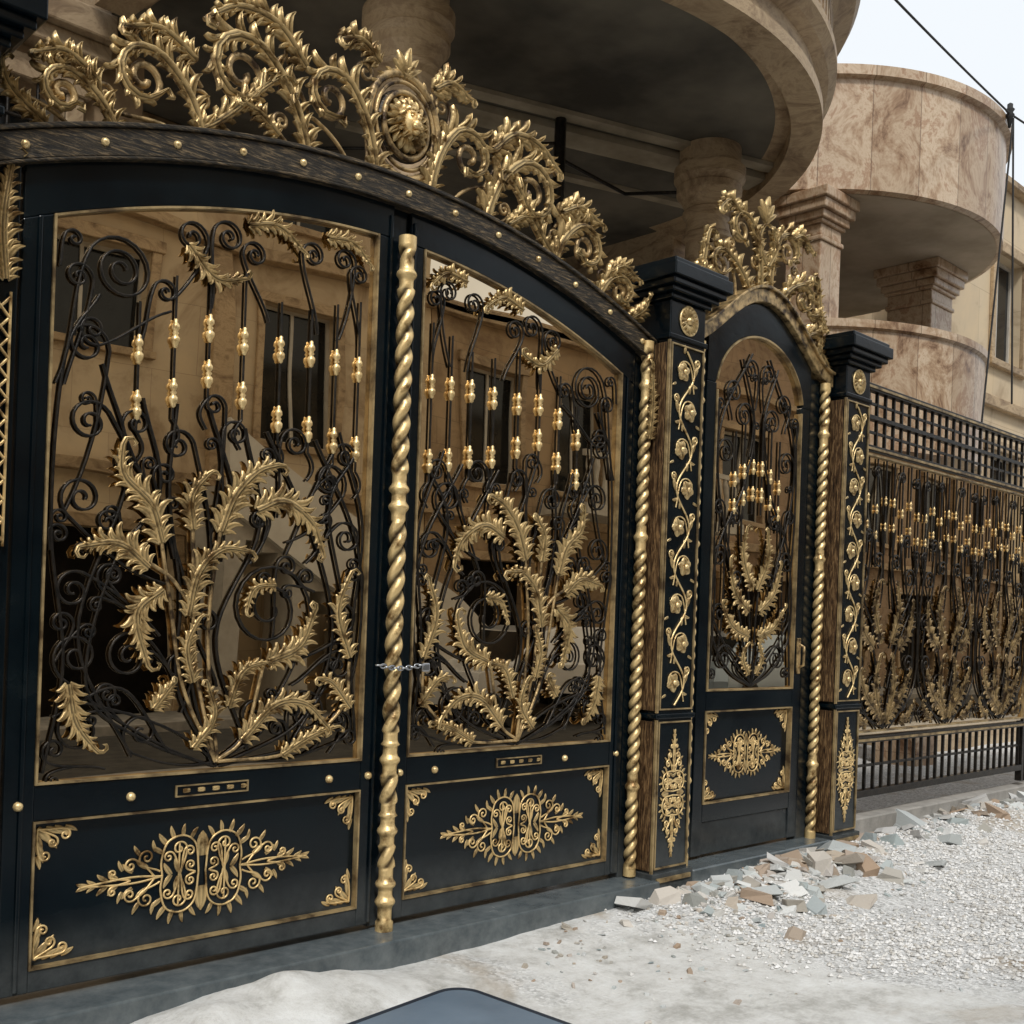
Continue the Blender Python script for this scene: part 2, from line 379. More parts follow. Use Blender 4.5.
iscrolls = [
 ((.85,.80),(1.40,.95),.10,1.6,-1,.2),((.85,.80),(1.16,.93),.085,1.5,1,-.2),((.90,.80),(1.42,1.22),.095,1.6,1,-.1),
 ((.98,1.0),(1.22,1.22),.10,1.7,-1,.1),((1.1,1.3),(1.44,1.46),.075,1.6,-1,.1),((1.15,1.35),(1.30,1.52),.06,1.4,1,0),
 ((1.08,1.5),(1.42,1.80),.085,1.7,1,-.2),((1.1,1.6),(1.40,2.08),.085,1.7,-1,.2),((1.05,1.6),(1.22,2.10),.06,1.5,1,.1),
 ((1.48,1.75),(1.42,2.36),.085,1.8,-1,.1),((1.50,2.2),(1.46,2.60),.055,1.6,-1,0),
 ((.9,1.5),(1.05,2.04),.07,1.6,-1,.15),((.85,1.6),(.80,2.12),.06,1.5,1,.1),
 ((.85,.80),(.62,1.42),.21,2.1,-1,.25),((.85,.80),(.68,.98),.08,1.5,-1,.1),((.80,.80),(.42,.98),.10,1.6,1,-.2),
 ((.7,.80),(.25,.93),.075,1.5,-1,.2),((.5,1.1),(.26,1.18),.07,1.5,1,.1),((.5,1.2),(.25,1.40),.07,1.6,-1,.1),
 ((.45,1.62),(.24,1.74),.075,1.6,1,.1),((.55,1.7),(.34,1.98),.09,1.7,-1,.2),((.6,1.8),(.52,2.12),.07,1.6,1,.1),
 ((.55,1.65),(.26,2.10),.06,1.6,1,.0),((.72,1.6),(.68,1.78),.05,1.5,-1,.1),((1.0,1.0),(1.02,1.18),.06,1.5,-1,.1),
 ((.85,1.1),(.90,1.36),.06,1.5,1,.1),((1.3,.80),(1.49,.88),.05,1.4,1,.1),((.3,.80),(.19,.86),.04,1.4,1,0),
 ((1.53,2.2),(1.30,2.66),.13,2.4,1,.1),((1.1,2.55),(1.40,2.42),.06,1.5,1,.1),((1.09,2.6),(1.02,2.86),.07,1.6,-1,.1),
 ((.93,2.6),(.86,2.90),.07,1.6,1,.1),((.67,2.6),(.74,2.86),.06,1.6,1,.1),
 ((.43,2.6),(.46,2.93),.06,1.6,1,.1),((.32,2.6),(.30,2.95),.055,1.6,-1,.1),
 ((.21,2.6),(.22,2.90),.05,1.5,1,.1),((1.22,2.4),(1.12,2.62),.05,1.4,1,.1),
 ((1.53,2.62),(1.48,2.73),.035,1.3,1,0),((1.53,1.6),(1.50,1.66),.04,1.4,1,0),((.15,1.5),(.19,1.58),.04,1.3,-1,0),
 ((1.2,1.0),(1.30,1.08),.05,1.5,1,0),((1.3,1.6),(1.32,1.72),.05,1.5,-1,0),((.4,1.5),(.44,1.56),.045,1.4,1,0),((.5,.85),(.56,.92),.04,1.4,-1,0),
 ((1.0,1.5),(1.10,1.92),.05,1.5,1,.05),((.9,1.7),(.90,2.22),.05,1.5,-1,.05),((.6,1.3),(.54,1.60),.05,1.5,1,.05),((1.5,1.2),(1.48,1.34),.045,1.5,-1,0),
]
longp = [[(.85,.78),(1.15,.9),(1.38,1.1),(1.30,1.55),(1.12,1.85),(1.2,2.2)],[(.84,.78),(1.02,1.1),(1.02,1.45),(1.08,1.85),(1.06,2.2)],
 [(.86,.78),(.97,1.2),(.9,1.6),(.80,1.85),(.92,2.2)],[(.83,.78),(.45,.95),(.30,1.3),(.40,1.7),(.66,2.15)],
 [(.82,.78),(.35,.88),(.17,1.2),(.18,1.7),(.42,2.15)],[(1.53,.8),(1.47,1.2),(1.53,1.7),(1.50,2.3),(1.38,2.55)],
 [(.16,.85),(.2,1.3),(.16,1.8),(.3,2.2)],[(1.5,1.0),(1.25,1.1),(1.05,.85)],[(1.2,.84),(1.42,1.3),(1.25,1.9),(1.36,2.3)],[(.5,.84),(.24,1.3),(.34,1.85),(.22,2.1)],[(.7,.84),(.86,1.3),(.68,1.75),(.76,2.15)]]
gstem = [[(.85,.80),(1.0,1.1),(1.06,1.4),(1.11,1.66)],[(.85,.80),(.95,1.2),(.98,1.72)],[(.84,.80),(.90,1.3),(.86,1.74)],[(.98,1.42),(1.06,1.52),(1.16,1.58)],
 [(.85,.80),(.72,.90),(.64,1.20)],[(.84,.8),(.50,.82),(.24,1.0),(.21,1.2)]]
leaves = [
 ([(1.11,1.66),(1.16,1.80),(1.27,1.90),(1.28,2.02)],.135,5),([(1.16,1.56),(1.28,1.64),(1.43,1.62)],.12,5),
 ([(.98,1.72),(.99,1.85),(.92,1.95)],.11,4),([(.86,1.72),(.80,1.87),(.70,1.98),(.60,2.02)],.14,5),
 ([(.70,1.82),(.57,1.87),(.43,1.79),(.37,1.66)],.13,5),([(.21,1.22),(.28,1.42),(.22,1.60)],.10,4),
 ([(.99,1.38),(.95,1.55),(.85,1.65),(.72,1.65)],.12,5),([(.96,1.12),(.99,1.26),(.94,1.38)],.09,4),
 ([(1.10,1.48),(1.20,1.38),(1.15,1.18)],.12,5),([(.62,1.20),(.47,1.27),(.40,1.43)],.12,4),
 ([(1.45,1.12),(1.42,.98),(1.34,.87)],.11,4),([(.95,.86),(.86,.98),(.90,1.12)],.09,4),
 ([(.80,1.02),(.74,1.16),(.63,1.20)],.09,4),([(.73,.88),(.58,1.02),(.43,1.02),(.31,.91)],.12,5),
 ([(.20,1.00),(.30,1.11),(.38,1.13)],.09,3),([(1.12,1.02),(1.04,1.12)],.08,3),([(.54,.81),(.40,.88),(.26,.92)],.08,4),
 ([(.60,1.52),(.70,1.50),(.74,1.40)],.07,3),
 ([(1.04,2.82),(.92,2.72),(.78,2.75)],.085,4),([(.78,2.97),(.64,3.00),(.51,2.92)],.085,4),([(.40,3.02),(.27,3.03),(.17,2.95)],.08,4),
]
hang = [(1.225,2.38,2.17),(1.08,2.47,2.24),(.934,2.52,2.34),(.78,2.50,2.28),(.61,2.50,2.21),(.46,2.51,2.19),(.33,2.50,2.16),(.21,2.49,2.14)]
for sx in (-1, 1):
    T = TR(0, -.030, 0, sx)
    for A, C, r, tu, cc, bw in iscrolls:
        p = scroll(A, C, r, tu, cc, bw); iron.append(tp(T, p))
        if C[1] < 2.4 and A[0] != .85: iron.append((tp(T, tendril(p)), .85))
    for p in longp: iron.append((tp(T, catmull(p, 9)), 1.15))
    for p in gstem: stems.append(tp(T, catmull(p, 9), .006))
    for u, za, zb in hang:
        iron.append(tp(T, [(u, za+.24+.06*sin(u*9)), (u, za), (u, zb-.10)]))
        iron.append(tp(T, [(u, zb-.10)]+[(u+.03*sin(k/8*pi)*(1 if int(u*10)%2 else -1), zb-.10-.12*k/8) for k in range(1,9)]))
        bead(beads, sx*u, -.032, za, .92); bead(beads, sx*u, -.032, zb, .92)
    for sp, w, lo in leaves:
        acanthus(lv, TR(0, -.036, 0, sx), sp, w*.90, lo, .011)
tubes("iron_scrolls", iron, .0055, IRON, gate, 1); tubes("leaf_stems", stems, .0078, PATINA, gate, 1)
beads.obj("gold_beads", GOLDL, gate, smooth=True)
acanthus(lv, TR(0, -.105, 0, 1), [(1.735,2.45),(1.75,2.65),(1.73,2.88)], .08, 6, .010)
acanthus(lv, TR(0, -.045, 0, -1), [(1.72,2.52),(1.735,2.72),(1.71,2.96)], .10, 7, .012)
lat = []
for k in range(12):
    z0 = 1.62+k*.07
    lat.append([(-1.765,-.05,z0),(-1.705,-.05,z0+.07)]); lat.append([(-1.705,-.052,z0),(-1.765,-.052,z0+.07)])
for xx in (-1.768,-1.702): lat.append([(xx,-.05,1.60),(xx,-.05,2.48)])
tubes("diamond_lattice", lat, .0055, GOLD, gate, 1)
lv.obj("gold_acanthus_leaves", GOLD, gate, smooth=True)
def cartouche(mb, paths, T, s=1):
    for a in (-1, 1):
        for b in (-1, 1):
            P = lambda x, y: T(a*x*s, b*y*s, .004)
            def pth(l): paths.append([P(q[0], q[1]) for q in l])
            pth(catmull([(.015,0),(.03,.11),(.085,.150),(.15,.13),(.175,.06),(.17,0)],6)); pth(scroll((.10,.0),(.10,.10),.032,1.3,-1,.1)); pth(scroll((.095,0),(.055,.085),.024,1.3,1,.1))
            pth(scroll((.10,0),(.145,.07),.024,1.3,-1,.1)); pth(scroll((.03,0),(.05,.03),.022,1.3,1,.1)); pth(scroll((.18,.02),(.235,.080),.034,1.4,1,.1))
            pth(scroll((.2,.0),(.30,.055),.028,1.3,-1,.1)); pth(scroll((.3,.0),(.37,.035),.018,1.2,1,.1)); pth(catmull([(.17,0),(.3,.012),(.49,0)],5))
            pth(catmull([(.10,0),(.10,.12)],4))
            TT = lambda x, y, h=0, a=a, b=b: T(a*x*s, b*y*s, h)
            for (x, y, an, l) in ((.085,.145,92,.05),(.05,.135,118,.05),(.12,.14,65,.055),(.15,.12,45,.06),(.17,.09,30,.055),(.01,.06,90,.10),(.10,.01,70,.06),(.13,.0,50,.06),(.2,.10,70,.045),
                                  (.23,.04,30,.06),(.26,.09,50,.05),(.29,.03,35,.055),(.33,.04,60,.045),(.35,.012,35,.05),(.39,.01,30,.05),(.43,.0,25,.045),(.46,0,10,.05)):
                leaflet(mb, TT, (x, y), radians(an), l, l*.38, .5, .006)
def corner(mb, paths, T, a, b):
    TT = lambda x, y, h=0: T(a*x, b*y, h)
    paths.append(tp(TT, scroll((.0,.0),(.10,.03),.022,1.3,1,.1), .004)); paths.append(tp(TT, scroll((.0,.0),(.03,.10),.022,1.3,-1,.1), .004))
    paths.append(tp(TT, scroll((.0,.0),(.055,.055),.022,1.3,1,.1), .004))
    for (x, y, an, l) in ((.0,.0,45,.08),(.03,.0,20,.06),(.0,.03,70,.06),(.06,.0,25,.07),(.0,.06,65,.07),(.1,.0,20,.05),(.0,.1,70,.05),(.04,.04,45,.05)):
        leaflet(mb, TT, (x, y), radians(an), l, l*.4, .4, .006)
cm = MB(); cp = []
for sx in (-1,1):
    T = TR(sx*.88, -.014, .365, 1); cartouche(cm, cp, T, 1.0)
    for a in (-1,1):
        for b in (-1,1): corner(cm, cp, TR(sx*.845-a*.690, -.014, .365-b*.235), a, b)
    for k in range(-4,5): leaflet(cm, TR(sx*.86+k*.032, -.042, .695), (0,0), (k%2)*pi, .03, .02, .3, .005)
cm.obj("panel_ornaments", GOLD, gate, smooth=True); tubes("panel_scrollwork", cp, .0042, GOLD, gate, 1)
# --- crest
def leafy(mb, pths, T, A, C, r, tu, cc, bow, w, lo, frac=.60, h=.017, thick=1.8):
    sp = scroll(A, C, r, tu, cc, bow, 16); pths.append((tp(T, sp, .0), thick))
    acanthus(mb, T, sp[:int(len(sp)*frac)], w, lo, h, outer=-cc, tip=True, base=.010)
def plume(mb, pths, T, sp, w, lo):
    acanthus(mb, T, sp, w, lo, .017, base=.012); pths.append((tp(T, catmull(sp, 6), 0), 1.2))
cr = MB(); cpth = []
for sx in (-1, 1):
    T = TR(0, -.02, 0, sx)
    leafy(cr, cpth, T, (.16,3.38),(.40,3.62),.13,1.6,-1,.2,.14,5)
    leafy(cr, cpth, T, (.52,3.36),(.83,3.57),.155,1.9,-1,.25,.155,6)
    leafy(cr, cpth, T, (1.02,3.27),(.62,3.58),.05,1.4,1,.1,.10,5)
    leafy(cr, cpth, T, (1.00,3.26),(1.24,3.40),.12,1.8,-1,.3,.135,6)
    leafy(cr, cpth, T, (1.35,3.17),(1.54,3.24),.085,1.6,-1,.3,.11,5)
    for a in (((.3,3.38),(.50,3.45),.06,1.6,-1,.2),((.84,3.3),(1.0,3.40),.05,1.6,1,.2),((1.1,3.24),(1.38,3.29),.05,1.5,1,.2),((1.5,3.12),(1.66,3.14),.04,1.5,-1,.2),((.6,3.35),(.64,3.44),.04,1.5,1,.1),((.2,3.4),(.22,3.80),.05,1.4,1,.15),((.5,3.5),(.58,3.74),.05,1.5,1,.1),((1.0,3.45),(1.05,3.56),.04,1.5,1,.1)): cpth.append((tp(T, scroll(*a)), 1.1))
    for sp, w, lo in (([(.16,3.86),(.26,3.92),(.38,3.88)],.11,4),([(.54,3.70),(.68,3.82),(.86,3.82),(1.0,3.72)],.13,5),([(1.04,3.54),(1.18,3.60),(1.34,3.55)],.11,4),
                      ([(1.42,3.32),(1.54,3.38),(1.66,3.33)],.09,4),([(.66,3.37),(.75,3.43),(.85,3.45)],.08,3),
                      ([(1.60,3.1),(1.72,3.18),(1.76,3.26)],.08,4)):
        plume(cr, cpth, T, sp, w, lo)
T0 = TR(0, -.02, 0)
for rx, rz, h_, th_ in ((.200,.235,0,2.4),(.165,.195,.010,1.2),(.125,.145,.016,1.8)):
    cpth.append(([T0(rx*cos(a), 3.635+rz*sin(a), h_) for a in lin(0, 2*pi, 44)], th_))
for i in range(26):
    a = 2*pi*i/26; leaflet(cr, T0, (.185*cos(a), 3.635+.215*sin(a)), a+.5, .060, .028, .7, .014, ln=.62)
for i in range(18):
    a = 2*pi*i/18; leaflet(cr, T0, (.040*cos(a), 3.635+.045*sin(a)), a+.2, .080, .034, .5, .03, base=.02)
for i in range(12):
    a = 2*pi*i/12; leaflet(cr, T0, (.035*cos(a), 3.635+.04*sin(a)), a, .045, .026, -.5, .03, base=.045)
def blob(mb, x, y, z, rx, ry, rz, n=10):
    mb.grid([[(x+rx*sin(t)*cos(p), y+ry*sin(t)*sin(p), z+rz*cos(t)) for p in [2*pi*j/n for j in range(n)]] for t in lin(.01, pi-.01, 8)], True)
blob(cr, 0,-.075,3.635,.050,.045,.058,14); blob(cr, 0,-.118,3.615,.026,.022,.022); blob(cr, 0,-.118,3.64,.011,.02,.026)
for s_ in (-1,1):
    blob(cr, s_*.022,-.108,3.652,.010,.012,.008); blob(cr, s_*.020,-.112,3.665,.014,.012,.006); blob(cr, s_*.045,-.075,3.69,.014,.014,.018); blob(cr, s_*.016,-.126,3.603,.014,.012,.012)
blob(cr, 0,-.112,3.582,.018,.016,.012)
dm = MB(); dm.lathey(0, -.02, 3.635, [(.16,-.012),(.16,.004),(.10,.010),(.001,.012)], 28); dm.obj("medallion_plate", BAND, gate, smooth=True)
for an, l in ((90,.14),(65,.12),(115,.12),(42,.10),(138,.10)):
    leaflet(cr, T0, (0, 3.855), radians(an), l, l*.36, .4*(1 if an > 90 else -1), .016, base=.01, ln=.65)
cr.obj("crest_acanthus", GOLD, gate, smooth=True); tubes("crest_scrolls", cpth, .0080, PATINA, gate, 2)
ch = MB(); links = []
for i in range(11):
    x = -.12+i*.024; z = 1.19-.014*sin(pi*i/10); k = i % 2
    links.append([(x+.017*cos(a), -.135-(0 if k else .009*sin(a)), z+(.009*sin(a) if k else 0)) for a in lin(0,2*pi,12)])
tubes("chain", links, .0042, CHROME, gate, 1)
ch.box(.12,.165,-.145,-.12,1.16,1.20); ch.obj("padlock", CHROME, gate, bevel=.006, seg=2)
sl = MB(); sl.box(-1.80,1.80,-.24,.10,-.2,-.01); sl.obj("threshold_sill", SILL, gate, bevel=.008, seg=2)
# ------------------------------------------------------------------ PILLARS
def pillar(cx, name):
    e = empty(name, (cx, 0, 0))
    x0, x1, y0, y1 = -.165, .165, -.18, .12
    b = MB(); b.box(x0+.004,x1-.004,y0+.006,y1,-.2,3.24)
    b.box(x0-.012,x1+.012,y0-.006,y1+.01,3.02,3.05); b.box(x0-.012,x1+.012,y0-.006,y1+.01,.885,.915); b.box(x0-.02,x1+.02,y0-.02,y1+.02,-.2,.02)
    for o, a, c in ((.02,3.24,3.27),(.05,3.27,3.30),(.08,3.30,3.335),(.105,3.335,3.41),(.085,3.41,3.44)):
        b.box(x0-o,x1+o,y0-o,y1+o,a+.0005,c)
    b.obj("body", NAVY, e, bevel=.006, seg=2)
    w = MB()
    for xx in ((x0-.006, x0+.0035), (x1-.0035, x1+.006)):
        w.box(xx[0],xx[1],y0+.022,y1-.004,.03,.87); w.box(xx[0],xx[1],y0+.022,y1-.004,.93,3.0)
    w.obj("wood_sides", WOOD, e, bevel=.002)
    t = MB()
    for z0, z1 in ((.04,.87),(.935,3.0)):
        for a, c, d, f in ((x0+.014,x0+.022,z0,z1),(x1-.022,x1-.014,z0,z1),(x0+.022,x1-.022,z0,z0+.008),(x0+.022,x1-.022,z1-.008,z1)):
            t.box(a,c,y0-.004,y0+.01,d,f)
    t.box(x0-.009,x0+.003,y0-.004,y0+.012,.02,.88); t.box(x0-.009,x0+.003,y0-.004,y0+.012,.92,3.01)
    t.box(x0+.01,x1-.01,y0-.03,y0-.0205,-.03,-.005)
    t.obj("gold_edging", TRIMG, e)
    g = MB(); pth = []
    T = TR(0, y0+.004, 0)
    vine = [(.066*sin((z-.98)*2*pi/.44), z) for z in lin(.96, 2.97, 80)]
    pth.append((tp(T, vine, .004), 1.3))
    z = 1.09; k = 1
    while z < 2.93:
        flower(g, T, (-.036*k, z), .056, 5, .014, z)
        pth.append(tp(T, scroll((.066*k, z-.11), (-.036*k, z), .072, .9, k, .0), .004))
        pth.append(tp(T, scroll((.066*k, z+.02), (.090*k, z+.07), .022, 1.2, k, .0), .004))
        for lx, lz, an, ll, cu in ((.066,-.01,60,.070,.8),(.05,-.06,-20,.05,.8),(-.03,.105,80,.05,.8),(.080,.04,100,.05,-.8),(-.095,-.07,200,.04,.5)):
            leaflet(g, T, (lx*k, z+lz), radians(an if k > 0 else 180-an), ll, ll*.42, cu*k, .008)
        z += .22; k = -k
    cartp = []
    TT = lambda a, b, h=0: T(b*.70, a*.78+.46, h)
    cartouche(g, cartp, TT, .92); pth += cartp
    g.lathey(0, y0+.003, 3.145, [(.086,0),(.086,.005),(.078,.008),(.070,.002),(.022,.003),(.020,.018),(.001,.024)], 20)
    for i in range(16): leaflet(g, T, (.018*cos(i*pi/8), 3.145+.018*sin(i*pi/8)), i*pi/8, .064, .022, .1, .016)
    g.obj("vine_flowers", GOLDL, e, smooth=True); tubes("vine_stems", pth, .0046, GOLDL, e, 1)
    return e
for cx in (1.965, 3.915, -1.965): pillar(cx, "gate_pillar")
# ------------------------------------------------------------------ PEDESTRIAN GATE
pg = empty("pedestrian_gate"); C = 2.93
HW = .485
def pgt(x): q = min(1, abs((x-C)/HW)); return 2.86+.41*sqrt(max(0, 1-(q*.985)**2))
def pbt(x): q = min(1, abs(x-C)/.80); return 3.17+.40*(.5+.5*cos(pi*q))**.8
f = MB(); g2 = MB(); t2 = MB()
f.box(2.14,C-HW-.11,-.035,.035,-.12,3.12); f.box(C+HW+.11,3.74,-.035,.035,-.12,3.12)
f.box(C-HW-.10,C-HW,-.04,.04,.02,2.9); f.box(C+HW,C+HW+.10,-.04,.04,.02,2.9)
f.box(C-HW,C+HW,-.04,.04,.22,.33); f.box(C-HW,C+HW,-.04,.04,.90,1.02); f.box(C-HW,C+HW,-.012,.03,.33,.90)
f.strip(lin(C-HW-.10,C+HW+.10,40), lambda x: pgt(x) if abs(x-C) < HW else 2.9005, lambda x: pbt(x)-.09, -.042, .042)
f.box(C-HW-.1,C+HW+.1,-.03,.03,.02,.22)
f.obj("steel_frame", NAVY, pg, bevel=.004, seg=2)
f = MB(); f.box(2.16,3.72,-.20,.1,-.2,.0); f.obj("threshold_sill", SILL, pg, bevel=.008)
g2.strip(lin(C-HW,C+HW,30), lambda x:1.02, pgt, -.018,.012); g2.obj("bronze_glass", MIRROR, pg)
t2.strip(lin(C-HW,C+HW,40), lambda x:pgt(x)-.012, pgt, -.050,-.019); t2.box(C-HW,C-HW+.010,-.048,-.019,1.03,2.86); t2.box(C+HW-.010,C+HW,-.048,-.019,1.03,2.86); t2.box(C-HW,C+HW,-.048,-.019,1.02,1.03)
for a in ((C-HW,C+HW,.33,.339),(C-HW,C+HW,.891,.90),(C-HW,C-HW+.009,.339,.891),(C+HW-.009,C+HW,.339,.891)): t2.box(a[0],a[1],-.048,-.013,a[2],a[3])
t2.obj("gold_trim", TRIMG, pg)
b2 = MB(); b2.strip(lin(2.14,3.74,50), lambda x:pbt(x)-.085, pbt, -.08,.06); b2.strip(lin(2.12,3.74,50), lambda x:pbt(x)+.0005, lambda x:pbt(x)+.02, -.10,.07); b2.obj("arched_band", PATINA, pg, bevel=.004)
tw = MB(); twist(tw, 2.22, -.07, .0, 3.1, .029, .07, (2.75,1.9,.5)); twist(tw, 3.655, -.07, .0, 3.1, .029, .07, (2.75,1.9,.5)); tw.obj("twisted_columns", GOLD, pg, smooth=True)
ir = []; lf = MB(); bb = MB()
for sx in (-1,1):
    T = TR(C, -.030, 0, sx)
    for a in ((( .0,1.04),(.30,1.22),.09,1.6,-1,.2),((.05,1.1),(.36,1.50),.075,1.6,1,-.1),((.1,1.3),(.38,1.85),.08,1.6,-1,.1),((.38,1.2),(.40,2.15),.06,1.6,-1,.1),
              ((.4,2.0),(.34,2.50),.09,1.7,1,.1),((.1,2.5),(.16,2.75),.09,1.7,-1,.1),((.05,2.8),(.10,3.05),.07,1.6,-1,.1),((.3,2.7),(.28,2.88),.08,1.6,1,.1),
              ((.0,1.04),(.12,1.18),.06,1.5,1,.1),((.1,1.5),(.18,1.72),.06,1.5,1,.1),((.3,1.9),(.22,2.1),.06,1.5,1,.1),((.44,1.1),(.42,1.12),.04,1.4,1,.1),((.44,2.6),(.42,2.78),.045,1.4,1,.1)):
        p = scroll(*a); ir.append(tp(T, p)); ir.append((tp(T, tendril(p, .028, .05)), .85)) if a[0][0] > .04 and a[1][0] < .35 else None
    for p in ([(.0,1.04),(.25,1.15),(.44,1.4),(.40,1.9),(.15,2.3),(.05,2.7),(.2,3.1)],[(.0,1.04),(.12,1.4),(.25,1.8),(.42,2.3),(.40,2.7),(.1,3.15)],[(.01,1.04),(.05,1.6),(.16,2.0),(.12,2.4)],[(.46,1.04),(.42,1.6),(.46,2.2),(.44,2.8)]):
        ir.append((tp(T, catmull(p, 9)), 1.2))
    for u, z in ((.05,2.44),(.15,2.40),(.25,2.34)):
        ir.append(tp(T, [(u, z+.3),(u, z-.3)])); bead(bb, C+sx*u, -.032, z, .8); bead(bb, C+sx*u, -.032, z-.17, .8)
    T = TR(C, -.036, 0, sx)
    for sp, w, lo in (([(.03,1.66),(.14,1.86),(.12,2.05)],.10,5),([(.06,1.52),(.22,1.64),(.29,1.84)],.10,4),([(.05,1.36),(.23,1.42),(.36,1.56)],.09,4),([(.04,1.12),(.11,1.22),(.06,1.32)],.07,3)):
        acanthus(lf, T, sp, w, lo, .010)
tubes("iron_scrolls", ir, .0062, IRON, pg, 1); bb.obj("gold_beads", GOLDL, pg, smooth=True)
pc = []; TT = TR(C, -.014, .615); cartouche(lf, pc, TT, .80)
for a in (-1,1):
    for b in (-1,1): corner(lf, pc, TR(C-a*.460, -.014, .615-b*.262), a, b)
lf.obj("gold_leaves", GOLD, pg, smooth=True); tubes("panel_scrollwork", pc, .0045, GOLD, pg, 1)
cr = MB(); cpth = []
def TC(sx): return lambda a, b, h=0: (C+sx*a, -.02-h, 3.30+(b-3.30)*.90)
for sx in (-1,1):
    T = TC(sx)
    leafy(cr, cpth, T, (.06,3.58),(.27,3.96),.13,1.6,-1,.2,.14,5)
    leafy(cr, cpth, T, (.18,3.55),(.48,3.66),.11,1.7,-1,.3,.13,5)
    leafy(cr, cpth, T, (.50,3.38),(.68,3.36),.08,1.5,-1,.3,.11,5)
    leafy(cr, cpth, T, (.68,3.28),(.58,3.82),.05,1.3,1,-.1,.11,5)
    for a in (((.0,3.6),(.09,3.78),.06,1.6,-1,.2),((.3,3.5),(.36,3.84),.04,1.5,1,.2),((.0,3.56),(.12,3.62),.04,1.5,1,.2)): cpth.append((tp(T, scroll(*a)), 1.2))
    for sp, w, lo in (([(.02,3.78),(.10,3.92),(.05,4.05)],.10,4),([(.3,4.06),(.42,4.11),(.53,4.02)],.11,4),([(.56,3.56),(.68,3.58),(.74,3.48)],.09,4),([(.7,3.3),(.78,3.22),(.79,3.06)],.08,4)):
        plume(cr, cpth, T, sp, w, lo)
T = TC(1)
for an, l in ((90,.19),(68,.16),(112,.16),(45,.13),(135,.13)): leaflet(cr, T, (0, 4.09), radians(an), l, l*.36, .4*(1 if an > 90 else -1), .02, base=.01, ln=.65)
cr.obj("crest_acanthus", GOLD, pg, smooth=True); tubes("crest_scrolls", cpth, .0080, PATINA, pg, 2)
hd = MB(); hd.box(C+HW+.03,C+HW+.07,-.055,-.04,1.12,1.36); hd.obj("lock_plate", PATINA, pg, bevel=.004); tubes("handle", [[(C+HW+.05,-.05,1.16),(C+HW+.05,-.09,1.18),(C+HW+.05,-.09,1.30),(C+HW+.05,-.05,1.32)]], .009, PATINA, pg)
